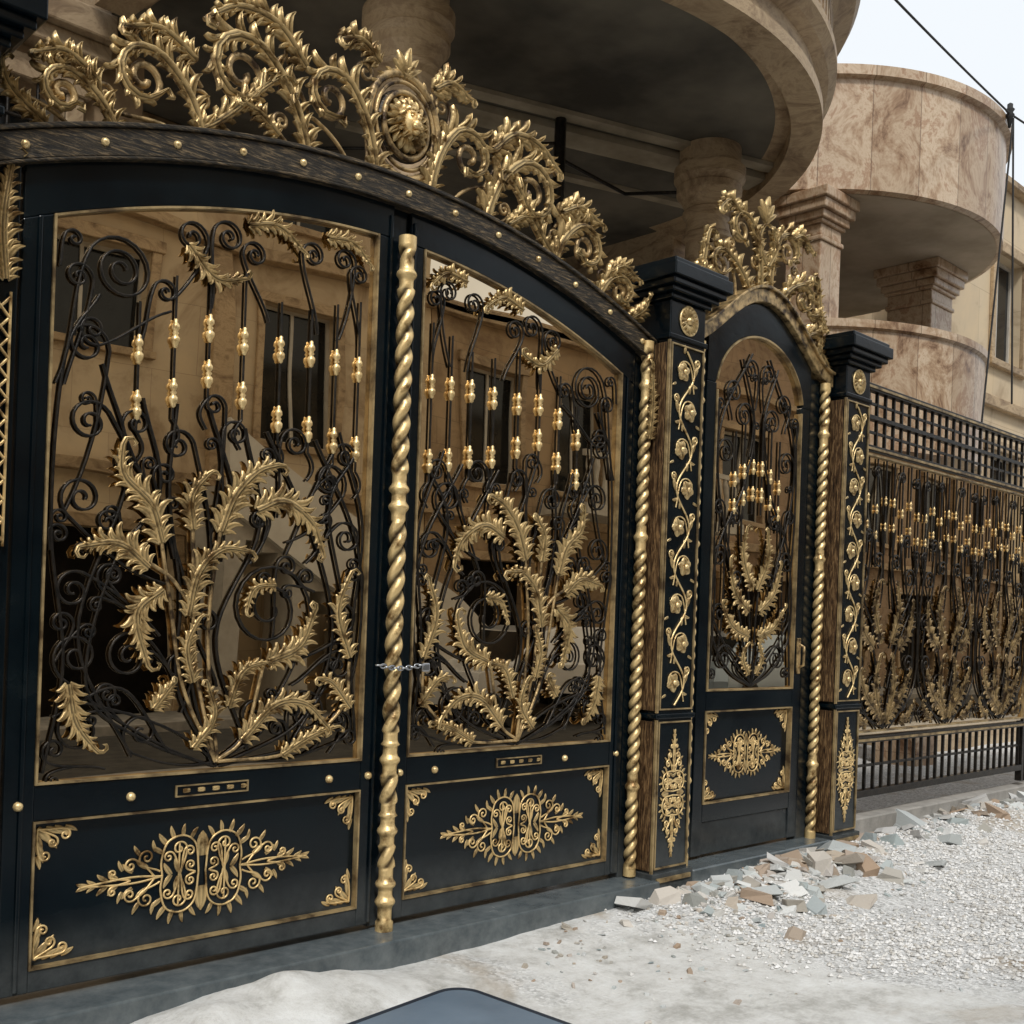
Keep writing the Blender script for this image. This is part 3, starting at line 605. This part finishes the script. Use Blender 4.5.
# ------------------------------------------------------------------ FENCE
def fence(x0, x1):
    e = empty("iron_fence"); f = MB(); W = x1-x0; g = MB(); t = MB()
    f.box(x0,x0+.05,-.03,.03,.1,3.24); f.box(x1-.05,x1,-.03,.03,.1,3.24)
    for z, h in ((3.19,.05),(2.98,.03),(2.74,.05),(.60,.05),(.20,.05)): f.box(x0+.05,x1-.05,-.03,.03,z,z+h)
    x = x0+.16
    while x < x1-.06:
        f.box(x-.010,x+.010,-.012,.012,2.79,2.98); f.box(x-.010,x+.010,-.012,.012,3.01,3.19); f.box(x-.010,x+.010,-.012,.012,.25,.60); x += .13
    for z in (.42,3.09,2.88): f.box(x0+.05,x1-.05,-.009,.009,z,z+.020)
    f.obj("bar_frame", IRON, e, bevel=.002)
    g.box(x0+.05,x1-.05,-.018,.012,.66,2.74); g.obj("bronze_glass", MIRROR, e)
    for a in ((x0+.07,x0+.082,.68,2.72),(x1-.082,x1-.07,.68,2.72),(x0+.082,x1-.082,.68,.692),(x0+.082,x1-.082,2.708,2.72)): t.box(a[0],a[1],-.045,-.019,a[2],a[3])
    t.box(x0,x1,-.038,-.0305,3.205,3.222); t.box(x0,x1,-.038,-.0305,2.755,2.772); t.box(x0,x1,-.038,-.0305,.612,.63); t.obj("gold_trim", TRIMG, e)
    wl = MB(); wl.box(x0,x1,-.06,.09,-.2,.06); wl.obj("plinth", KERB, e, bevel=.01)
    ir = []; lf = MB(); bb = MB(); n = max(1, round(W/1.1)); cw = (W-.16)/n
    for i in range(n):
        cx = x0+.08+cw*(i+.5)
        for sx in (-1,1):
            T = TR(cx, -.030, 0, sx)
            for a in (((0,.70),(.30,.88),.09,1.6,-1,.2),((.02,.8),(.38,1.18),.085,1.6,1,-.1),((.05,1.0),(.42,1.50),.08,1.7,-1,.1),((.1,1.3),(.36,1.84),.09,1.7,1,.1),((.05,.72),(.16,1.04),.07,1.5,1,.1),
                      ((.45,.72),(.45,.80),.05,1.4,1,.1),((.45,1.8),(.46,2.02),.05,1.4,1,.1),((.1,1.6),(.14,1.95),.07,1.6,-1,.1),((.2,1.9),(.3,2.12),.06,1.6,-1,.1),((.5,2.3),(.44,2.58),.05,1.6,1,.1),((.1,2.3),(.2,2.60),.05,1.6,-1,.1)): ir.append(tp(T, scroll(*a)))
            for p in ([(0,.7),(.3,.85),(.45,1.3),(.3,1.8),(.25,2.15)],[(0,.7),(.12,1.1),(.2,1.5),(.08,1.9),(.1,2.2)],[(.1,.7),(.48,1.0),(.52,1.5),(.42,2.1)]): ir.append((tp(T, catmull(p, 8)), 1.2))
            for k in range(4):
                u = cw/16+k*cw/8; z = 2.40-(.07 if k % 2 else 0)
                ir.append(tp(T, [(u,2.70),(u,z-.40)])); bead(bb, cx+sx*u, -.032, z, .62); bead(bb, cx+sx*u, -.032, z-.19, .56)
            T = TR(cx, -.036, 0, sx)
            for sp, w, lo in (([(.03,.74),(.14,1.0),(.10,1.25)],.13,4),([(.07,.8),(.27,.94),(.39,1.12)],.13,4),([(.08,1.34),(.19,1.58),(.14,1.80)],.12,4),([(.20,1.3),(.37,1.45),(.41,1.66)],.12,4),([(.26,.74),(.38,.78),(.46,.88)],.08,3)):
                acanthus(lf, T, sp, w, lo, .010)
    tubes("iron_scrolls", ir, .0065, IRON, e, 1); bb.obj("gold_beads", GOLDL, e, smooth=True); lf.obj("gold_leaves", PATINA, e, smooth=True)
fence(4.09, 7.45); fence(7.47, 10.85); fence(-5.5, -2.14)
# ------------------------------------------------------------------ HOUSES
def wall(mb, x0, x1, z0, z1, ya, yb, ops):
    xs = sorted({x0,x1,*[o[0] for o in ops],*[o[1] for o in ops]}); zs = sorted({z0,z1,*[o[2] for o in ops],*[o[3] for o in ops]})
    for i in range(len(xs)-1):
        for j in range(len(zs)-1):
            cx = (xs[i]+xs[i+1])/2; cz = (zs[j]+zs[j+1])/2
            if any(o[0]<cx<o[1] and o[2]<cz<o[3] for o in ops): continue
            mb.box(xs[i],xs[i+1],ya,yb,zs[j],zs[j+1])
def windows(e, ops, yf, sgn, depth=.18):
    g = MB(); f = MB(); t = MB(); vo = MB()
    for x0,x1,z0,z1 in ops:
        y = yf+sgn*depth
        gar = z0 < 0
        (vo if gar else g).box(x0,x1,min(y,y+sgn*.02),max(y,y+sgn*.02),z0,z1)
        y2 = y-sgn*.03; ya, yb = min(y2,y2+sgn*.028), max(y2,y2+sgn*.028)
        if not gar:
            f.box(x0,x0+.05,ya,yb,z0,z1); f.box(x1-.05,x1,ya,yb,z0,z1); f.box(x0+.05,x1-.05,ya,yb,z0,z0+.05); f.box(x0+.05,x1-.05,ya,yb,z1-.05,z1)
            m = (x0+x1)/2; f.box(m-.025,m+.025,ya,yb,z0+.05,z1-.05)
        ya, yb = min(yf,yf-sgn*.06), max(yf,yf-sgn*.06)
        t.box(x0-.12,x0-.001,ya,yb,z0,z1); t.box(x1+.001,x1+.12,ya,yb,z0,z1); t.box(x0-.16,x1+.16,ya-.02,yb+.02,z1+.001,z1+.15); t.box(x0-.16,x1+.16,ya-.03,yb+.03,z0-.1,z0-.001)
    if g.v: g.obj("window_glass", GLASSD, e); f.obj("window_frames", FRAMEW, e)
    if vo.v: vo.obj("dark_openings", VOID, e)
    t.obj("window_surrounds", TRIM, e, bevel=.008)
def arcl(name, cx, cy, prof, a0, a1, mat, parent, n=72):
    vs = []; fs = []; uv = []
    cum = [0]
    for i in range(1, len(prof)): cum.append(cum[-1]+sqrt((prof[i][0]-prof[i-1][0])**2+(prof[i][1]-prof[i-1][1])**2))
    for r, z in prof:
        for j in range(n+1):
            a = a0+(a1-a0)*j/n; vs.append((cx+r*cos(a), cy+r*sin(a), z))
    R = max(p[0] for p in prof)
    for i in range(len(prof)-1):
        for j in range(n):
            fs.append((i*(n+1)+j, i*(n+1)+j+1, (i+1)*(n+1)+j+1, (i+1)*(n+1)+j))
            for (jj, ii) in ((j,i),(j+1,i),(j+1,i+1),(j,i+1)): uv.append((R*(a1-a0)*jj/n, cum[ii]))
    me = bpy.data.meshes.new(name); me.from_pydata(vs, [], fs); ul = me.uv_layers.new(name="UVMap")
    for k, c in enumerate(uv): ul.data[k].uv = c
    ob = bpy.data.objects.new(name, me); S.collection.objects.link(ob); me.materials.append(mat); ob.parent = parent
    return ob
h1 = empty("stone_house"); bx, by = 2.72, 2.9
ops = [(-4.2,-2.6,3.3,4.8),(-1.75,-.25,3.2,4.75),(-4.2,-2.6,6.2,8),(-1.9,-.5,6.2,8)]
ops1 = [(.5,1.7,2.7,4.6),(2.2,3.4,.1,2.5),(3.9,5.2,2.7,4.6)]
w = MB(); wall(w, -9, .0, -.2, 10, 3.3, 3.6, ops); wall(w, .0, 6.2, -.2, 5.32, 4.7, 5.0, ops1)
w.box(-.001,.3,3.302,4.7,-.2,5.2); w.box(0,5.5,2.9,9,6.9,10); w.box(0,6.2,5.0,9,5.2,6.9)
w.obj("walls", STONE, h1); windows(h1, ops, 3.3, 1); windows(h1, ops1, 4.7, 1)
t = MB()
for y, a, b in ((3.12,4.98,5.1),(3.05,5.1,5.28),(3.16,5.28,5.42),(3.22,2.7,2.82)): t.box(-9,-.0,y,3.3,a,b)
for xx in (-4.9,-2.25): t.box(xx-.16,xx+.16,3.16,3.3,-.2,4.98)
t.obj("cornices", TRIM, h1, bevel=.015, seg=2)
wg = []
for k in range(9): wg.append([(-1.72+k*.185,3.26,3.2),(-1.72+k*.185,3.26,4.75)])
for z in (3.3,3.7,4.1,4.5): wg.append([(-1.8,3.25,z),(-.2,3.25,z)])
tubes("window_grille", wg, .012, IRON, h1, 1)
P = [(2.60,5.32),(2.72,5.32),(2.72,5.205),(2.95,5.205),(2.95,5.30),(2.90,5.32),(2.90,5.46),(2.98,5.50),(3.04,5.56),(3.04,5.62),(2.97,5.64),(2.97,6.0),(3.06,6.06),(3.16,6.12),(3.20,6.20),(3.20,6.34),(3.05,6.36),(3.0,7.2),(3.15,7.3),(3.15,7.45),(2.7,7.46)]
arcl("balcony_fascia", bx, by, P, pi, 2*pi, TRIM, h1)
d = MB()
for i in range(90):
    a = pi+pi*(i+.5)/90; c, s_ = cos(a), sin(a); pts = []
    for z in (5.70, 5.97):
        for r_, o in ((2.965,-.028),(2.965,.028),(3.00,.028),(3.00,-.028)): pts.append((bx+r_*c-o*s_, by+r_*s_+o*c, z))
    d.add(pts, [(0,1,2,3),(4,5,6,7),(0,1,5,4),(1,2,6,5),(2,3,7,6),(3,0,4,7)])
d.obj("dentils", TRIM, h1)
sf = MB(); n = 60
sf.add([(bx+2.74*cos(pi+pi*i/n), by+2.74*sin(pi+pi*i/n), 5.321) for i in range(n+1)]+[(6.2,by,5.321),(6.2,5.0,5.321),(-.02,5.0,5.321),(-.02,by,5.321)], [tuple(range(n+5))])
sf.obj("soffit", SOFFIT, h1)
sb = MB(); sb.box(5.46,6.2,2.7,5.0,5.0,5.9); sb.box(-.02,5.46,4.3,4.7,5.0,5.318); sb.obj("soffit_beams", TRIM, h1, bevel=.01)
pk = MB()
def plank(xa, ya, xb, yb, hw, z0, z1):
    dx, dy = xb-xa, yb-ya; l = sqrt(dx*dx+dy*dy); nx, ny = -dy/l*hw, dx/l*hw; v = []
    for z in (z0, z1): v += [(xa+nx,ya+ny,z),(xb+nx,yb+ny,z),(xb-nx,yb-ny,z),(xa-nx,ya-ny,z)]
    pk.add(v, [(0,1,2,3),(4,5,6,7),(0,1,5,4),(1,2,6,5),(2,3,7,6),(3,0,4,7)])
plank(1.9,2.55,5.0,1.45,.13,5.26,5.319); plank(1.7,2.3,4.9,1.2,.06,5.285,5.319); plank(1.9,3.3,5.2,2.2,.05,5.285,5.319)
pk.obj("soffit_planks", PLANK, h1)
tubes("drain_pipe", [([(3.0,1.9,5.3),(3.0,1.9,4.3)],1),([(3.0,1.9,4.98),(3.9,2.0,5.0),(4.2,1.6,5.0)],.35),([(3.0,1.9,5.1),(2.2,2.6,5.0),(1.8,3.4,5.1)],.3)], .045, IRON, h1, 2)
for px_, py_ in ((1.14,1.44),(4.28,1.42)):
    c = MB(); pr = [(.24,-.2),(.24,0),(.20,.05),(.205,.1),(.19,.2),(.180,4.55),(.205,4.57),(.205,4.61),(.182,4.63),(.182,4.74),(.21,4.77),(.21,4.80),(.19,4.82),(.23,4.90),(.265,4.94),(.265,5.0),(.25,5.01),(.29,5.06),(.29,5.15),(.25,5.16),(.25,5.32)]
    c.lathe(px_, py_, pr, 40); c.obj("column", TRIM, h1)
h2 = empty("marble_house"); cx, cy = 8.62, 3.4
arcl("upper_balcony", cx, cy, [(1.5,5.85),(2.34,5.85),(2.40,5.87),(2.40,6.98),(2.46,7.0),(2.46,7.1),(2.3,7.11)], pi, 2*pi, MARBLE, h2)
arcl("lower_balcony", cx, cy, [(1.5,3.3),(2.26,3.3),(2.26,4.50),(2.30,4.52),(2.30,4.60),(2.15,4.61),(2.15,3.5),(1.4,3.5)], pi, 2*pi, MARBLE, h2)
sf = MB(); sf.add([(cx+2.33*cos(pi+pi*i/n), cy+2.33*sin(pi+pi*i/n), 5.846) for i in range(n+1)]+[(11.0,cy,5.846),(11.0,4.4,5.846),(6.25,4.4,5.846),(6.25,cy,5.846)], [tuple(range(n+5))]); sf.obj("soffit", SOFFIT2, h2)
w = MB(); o2 = [(6.9,7.7,3.6,5.5),(8.0,8.8,4.2,5.5),(9.2,9.9,3.6,5.5),(6.9,8.2,.6,2.4),(9.0,10.4,.6,2.4)]
wall(w, 6.25, 11.12, -.2, 7.0, 4.4, 4.7, o2); w.obj("walls", STONE2, h2); windows(h2, o2, 4.4, 1)
pm = MB()
for (xx, yy, ww) in ((6.95,2.05,.20),(9.75,2.25,.28)):
    pm.box(xx-ww,xx+ww,yy-ww,yy+ww,-.2,5.35)
    for o, a, b in ((.02,5.35,5.40),(.0,5.40,5.52),(.03,5.52,5.56),(.06,5.56,5.64),(.10,5.64,5.74),(.13,5.74,5.845)): pm.box(xx-ww-o,xx+ww+o,yy-ww-o,yy+ww+o,a+.0005,b)
pm.obj("marble_piers", MARBLEW, h2, bevel=.012, seg=2)
h3 = empty("corner_house"); o3 = [(12.7,13.7,5.4,6.95),(15,16.4,5.4,6.95),(18,19.4,5.4,6.95),(12.7,13.7,2.4,4.1),(15,16.4,2.4,4.1),(18,19.4,2.4,4.1)]
w = MB(); wall(w, 11.2, 26, -.2, 7.9, 2.6, 2.9, o3); w.box(11.2,11.4,2.9,9,-.2,7.9); w.box(11.4,26,2.9,9,7.6,7.88); w.obj("walls", STONE2, h3); windows(h3, o3, 2.6, 1)
t = MB(); t.box(11.1,26,2.5,2.6,4.7,4.85); t.box(11.05,26,2.45,2.95,7.9,8.0); t.obj("cornices", TRIM, h3, bevel=.01)
# ------------------------------------------------------------------ OPPOSITE SIDE OF THE STREET (seen in the glass)
def opp(x0, x1, H, mat, ops, name="terrace_house"):
    e = empty(name); w = MB(); wall(w, x0, x1, -.2, H, -9.8, -9.5, ops); w.box(x0,x1,-16,-9.8,H-.3,H-.01); w.box(x0,x0+.2,-16,-9.8,-.2,H-.3); w.box(x1-.2,x1,-16,-9.8,-.2,H-.3); w.obj("walls", mat, e)
    windows(e, [o for o in ops], -9.5, -1); t = MB()
    for z in (3.05, 6.3, H-.25): t.box(x0,x1,-9.498,-9.30,z,z+.16)
    x = x0+.35
    while x < x1:
        if not any(o[0]-.35 < x < o[1]+.35 for o in ops): t.box(x-.16,x+.16,-9.498,-9.36,-.2,3.04); t.box(x-.16,x+.16,-9.498,-9.36,3.22,6.29)
        x += 1.45
    t.obj("string_courses", TRIM, e, bevel=.01); return e
eA = opp(-12, 8, 9.5, STONE2, [(1.2,3.8,-.1,2.4),(5.0,6.2,3.85,5.75),(1.7,3.3,4.7,5.95),(-2.2,-.4,3.9,5.7),(-7,-5,3.9,5.7),(6.5,7.5,-.1,2.3),(-8,-5.5,-.1,2.5),(4.9,6.2,6.9,8.6),(1.7,3.3,6.9,8.6)])
eB = opp(8.02, 15, 6.6, STONE, [(8.8,10,3.7,5.6),(11,12.2,3.7,5.6),(13.2,14.4,3.7,5.6),(8.7,10.3,-.1,2.4),(12.6,14.2,-.1,2.6)])
eC = opp(15.02, 30, 8.2, STONE3, [(16,17.5,3.7,5.6),(19,20.5,3.7,5.6),(22,23.5,3.7,5.6),(25,26.5,3.7,5.6),(16,18.5,-.1,2.5),(21,22.2,-.1,2.4),(24,26,-.1,2.5)])
eD = opp(30.02, 60, 6.2, STONE2, [(32,33.5,3.7,5.6),(37,38.5,3.7,5.6),(42,43.5,3.7,5.6),(32,34.5,-.1,2.5),(40,42,.9,2.4)])
bl = MB(); bl.box(10.4,14.8,-9.29,-8.2,3.2,3.4); bl.box(10.4,14.8,-8.28,-8.2,4.25,4.35)
for i in range(24): bl.lathe(10.5+i*.183, -8.24, [(.03,3.4),(.06,3.6),(.03,3.85),(.05,4.1),(.03,4.25)], 8)
bl.obj("balustrade", FRAMEW, eB)
s = MB(); nst = 20
for i in range(nst):
    xa = 3.9+i*.28; z = 3.0-i*.155; s.box(xa, xa+.28, -9.29, -8.5, max(-.2, z-.5) if i % 4 else -.2, z)
s.obj("exterior_stairs", FRAMEW, eA)
s = MB(); s.strip(lin(3.9, 9.5, 4), lambda x: 2.7-(x-3.9)*.553, lambda x: 3.85-(x-3.9)*.553, -8.49, -8.38); s.obj("stair_parapet", simple("white_plaster", (.6,.56,.49),(.7,.67,.6),2,.7), eA)
def car(x, y, paint, heading=1):
    e = empty("parked_car", (x, y, -.1)); e.rotation_euler = (0, 0, 0 if heading > 0 else pi)
    prof = [(-2.1,.35),(-2.15,.6),(-2.1,.85),(-1.3,.95),(-.6,1.38),(-.2,1.45),(.7,1.44),(1.2,1.34),(1.85,.98),(2.15,.92),(2.2,.6),(2.15,.35)]
    b = MB(); rows = []
    for yy, k in ((-.84,.0),(-.88,.0),(-.86,.35),(-.66,1),(.66,1),(.86,.35),(.88,0),(.84,0)):
        row = []
        for px_, pz in prof:
            zz = pz if pz < .93 else .93+(pz-.93)*(1 if abs(yy) < .7 else (0.0 if k == 0 else .05))
            if abs(yy) == .84: zz = min(zz, .5) if pz > .4 else pz
            row.append((px_*(1-.03*(abs(yy) > .8)), yy, zz))
        rows.append(row)
    b.grid(rows); b.obj("body", paint, e, smooth=False, bevel=.03, seg=2)
    w = MB()
    for sy in (-1,1): w.add([(-1.2,sy*.80,.97),(-.58,sy*.665,1.34),(.68,sy*.665,1.40),(1.15,sy*.665,1.3),(1.7,sy*.80,.98)], [(0,1,2,3,4)])
    w.add([(-1.25,-.68,.99),(-.63,-.6,1.37),(-.63,.6,1.37),(-1.25,.68,.99)], [(0,1,2,3)]); w.add([(1.83,-.62,1.01),(1.24,-.6,1.34),(1.24,.6,1.34),(1.83,.62,1.01)], [(0,1,2,3)])
    w.obj("windows", GLASSD, e)
    t = MB()
    for wx in (-1.35,1.35):
        for wy in (-.85,.85):
            t.grid([[(wx+r*cos(2*pi*j/20), wy+o, .32+r*sin(2*pi*j/20)) for j in range(20)] for r, o in ((.001,-.1),(.2,-.1),(.3,-.1),(.32,-.07),(.32,.07),(.3,.1),(.2,.1),(.001,.1))], True)
    t.obj("wheels", RUBBER, e)
car(8.9,-7.7,CARW); car(14.6,-7.7,CARB,-1)
rd = MB(); rd.box(-60,80,-8.1,-5.2,-.3,-.06); rd.obj("road", ASPH)
rd = MB(); rd.box(-60,80,-9.5,-8.101,-.3,.06); rd.box(-60,80,-5.199,-5.05,-.3,-.04); rd.obj("pavement", KERB, bevel=.01)
# ------------------------------------------------------------------ GROUND
def gz(x, y):
    n1 = noise.noise(Vector((x*.6, y*.6, 0)))*.05+noise.noise(Vector((x*2.3, y*2.3, 3)))*.022+noise.noise(Vector((x*7, y*7, 5)))*.010+noise.noise(Vector((x*16, y*16, 8)))*.004
    m = .165*math.exp(-((x+.80)/.60)**2-((y+.44)/.30)**2)*(1+.4*noise.noise(Vector((x*4, y*4, 1))))
    m += .10*math.exp(-((x-3.0)/1.6)**2-((y+.35)/.35)**2)+.16*math.exp(-((x-6.2)/2.0)**2-((y+.35)/.40)**2)
    fall = math.exp(-((x-2)/40)**2-(y/40)**2)
    return -.14+(n1*.6+m)*fall
def axis(a, b, st, far):
    v = lin(a, b, int((b-a)/st)); d = st; x = b; r = []
    while x < far: d *= 1.35; x += d; r.append(x)
    d = st; x = a; l = []
    while x > -far: d *= 1.35; x -= d; l.append(x)
    return l[::-1]+v+r
xs = axis(-4, 12, .045, 400); ys = axis(-5, 1, .035, 400)
g = MB(); g.grid([[(x, y, gz(x, y)) for x in xs] for y in ys]); g.obj("ground", GROUND, smooth=True)
def rock(mb, x, y, z, s, flat=.6, jag=.35):
    a = random.uniform(0, 2*pi); ca, sa = cos(a), sin(a); sx_, sy_, sz_ = s*random.uniform(.6,1.3), s*random.uniform(.5,1.), s*flat*random.uniform(.5,1.2)
    tl, tm = random.uniform(-.4,.4), random.uniform(-.4,.4)
    v = []
    for (i, j, k) in ((-1,-1,-1),(1,-1,-1),(1,1,-1),(-1,1,-1),(-1,-1,1),(1,-1,1),(1,1,1),(-1,1,1)):
        px_ = sx_*(i+random.uniform(-jag,jag))*.5*(.8 if k > 0 else 1); py_ = sy_*(j+random.uniform(-jag,jag))*.5*(.8 if k > 0 else 1); pz = sz_*(k+random.uniform(-jag,jag))*.5+tl*px_+tm*py_
        v.append((x+px_*ca-py_*sa, y+px_*sa+py_*ca, z+pz))
    mb.add(v, [(0,3,2,1),(4,5,6,7),(0,1,5,4),(1,2,6,5),(2,3,7,6),(3,0,4,7)])
gr = MB()
OCT = [(1,0,0),(-1,0,0),(0,1,0),(0,-1,0),(0,0,1),(0,0,-1)]; OF = [(0,2,4),(2,1,4),(1,3,4),(3,0,4),(2,0,5),(1,2,5),(3,1,5),(0,3,5)]
cnt = 0
while cnt < 18000:
    x = random.uniform(.2, 10.5); y = -random.random()**1.1*4.2-.15
    dens = noise.noise(Vector((x*.7, y*.7, 9)))+.25-max(0, (-y-1.4)*.32)
    pr_ = dens*2.2+.12
    if x < 2.2: pr_ *= max(0., (x-.6)/1.6)**1.5
    if random.random() > pr_: continue
    s_ = random.uniform(.005, .017); z = gz(x, y)+s_*.3
    gr.add([(x+a*s_*random.uniform(.7,1.3), y+b*s_*random.uniform(.7,1.3), z+c*s_*random.uniform(.5,.9)) for a, b, c in OCT], OF); cnt += 1
gr.obj("gravel", GRAVEL)
rb = MB()
for _ in range(620):
    if random.random() < .6: x = random.gauss(2.7, .6); y = -.26-abs(random.gauss(0,.26))
    else: x = random.uniform(4.0, 9.5); y = -.12-abs(random.gauss(0,.26))
    s_ = random.choice((.02,.025,.03,.04,.05,.06,.08,.10,.15))*random.uniform(.7,1.3); rock(rb, x, y, gz(x,y)+s_*.12, s_, random.choice((.2,.35,.6)), .45)
for _ in range(240):
    x = random.uniform(.3, 3.8); y = -.35-abs(random.gauss(0,.55)); s_ = random.uniform(.010,.036); rock(rb, x, y, gz(x,y)+s_*.15, s_, .5)
rb.obj("rubble_pile", RUBBLE, bevel=.002)
def rrect(hx, hy, r, z, n=8):
    out = []
    for cx_, cy_, a0 in ((hx-r,hy-r,0),(-hx+r,hy-r,pi/2),(-hx+r,-hy+r,pi),(hx-r,-hy+r,1.5*pi)):
        out += [(cx_+r*cos(a0+pi/2*i/n), cy_+r*sin(a0+pi/2*i/n), z) for i in range(n+1)]
    return out
se = empty("metal_sheet", (-.98, -1.57, -.03)); se.rotation_euler = (radians(1.5), radians(-1), radians(6))
sh = MB(); sh.grid([rrect(.80,.62,.12,-.012), rrect(.80,.62,.12,.008), rrect(.788,.608,.11,.014), rrect(.775,.595,.10,.010)], True); sh.obj("rim", SHEETR, se)
sh = MB(); r_ = rrect(.774,.594,.10,.010); sh.add(r_, [tuple(range(len(r_)))]); sh.obj("plate", SHEET, se)
# ------------------------------------------------------------------ cables
cab = empty("overhead_cable")
def sag(a, b, s_, n=24): return [tuple(Vector(a).lerp(Vector(b), i/n)-Vector((0,0,s_*4*(i/n)*(1-i/n)))) for i in range(n+1)]
tubes("wires", [sag((8.98,.93,7.1),(1.4,-.2,6.15),.05), sag((8.98,.93,7.1),(24,-1.0,7.6),.3), sag((9.0,.9,7.05),(9.3,.93,4.0),-.02,8), sag((9.0,.9,7.05),(8.65,1.0,3.4),.0,8)], .011, RUBBER, cab, 1)
ins = MB(); ins.lathe(8.98,.93,[(.001,7.22),(.03,7.2),(.03,7.16),(.05,7.14),(.03,7.11),(.05,7.08),(.03,7.05),(.015,6.95),(.001,6.94)],12); ins.obj("insulator", RUBBER, cab, smooth=True)
# ------------------------------------------------------------------ LIGHT, WORLD, CAMERA
W = bpy.data.worlds.new("World"); S.world = W; W.use_nodes = True; t = W.node_tree; bg = t.nodes["Background"]
sky = t.nodes.new("ShaderNodeTexSky"); sky.sky_type = 'NISHITA'; sky.sun_disc = False
el, az = radians(50), radians(216)
sky.sun_elevation = el; sky.sun_rotation = az; sky.air_density = 1.2; sky.dust_density = 3
c = t.nodes.new("ShaderNodeRGB"); c.outputs[0].default_value = (12.0, 12.5, 12.9, 1)
m = mixc(t, .84, sky.outputs[0], c.outputs[0]); L(t, m, bg.inputs[0]); bg.inputs[1].default_value = .088
sd = bpy.data.lights.new("sun", 'SUN'); sd.energy = 2.2; sd.angle = radians(9); sd.color = (1,.97,.92)
so = bpy.data.objects.new("sun", sd); S.collection.objects.link(so)
sdir = Vector((sin(az)*cos(el), cos(az)*cos(el), sin(el))); so.rotation_euler = sdir.to_track_quat('Z','Y').to_euler(); so.location = (0,-5,12)
cd = bpy.data.cameras.new("camera"); cam = bpy.data.objects.new("camera", cd); S.collection.objects.link(cam); S.camera = cam
cd.sensor_width = 36; cd.lens = 36*1100/1024; cd.shift_x = .0037; cd.shift_y = .1074; cd.clip_end = 2000; cd.clip_start = .05
th = radians(2.0); F = Vector((.6947,.7193,0)); R = Vector((.7193,-.6947,0)); U = Vector((0,0,1))
R2 = cos(th)*R+sin(th)*U; U2 = -sin(th)*R+cos(th)*U
M = Matrix((R2, U2, -F)).transposed().to_4x4(); M.translation = Vector((-3.08,-4.007,1.4)); cam.matrix_world = M
S.view_settings.view_transform = 'Standard'; S.view_settings.look = 'None'; S.view_settings.exposure = 0
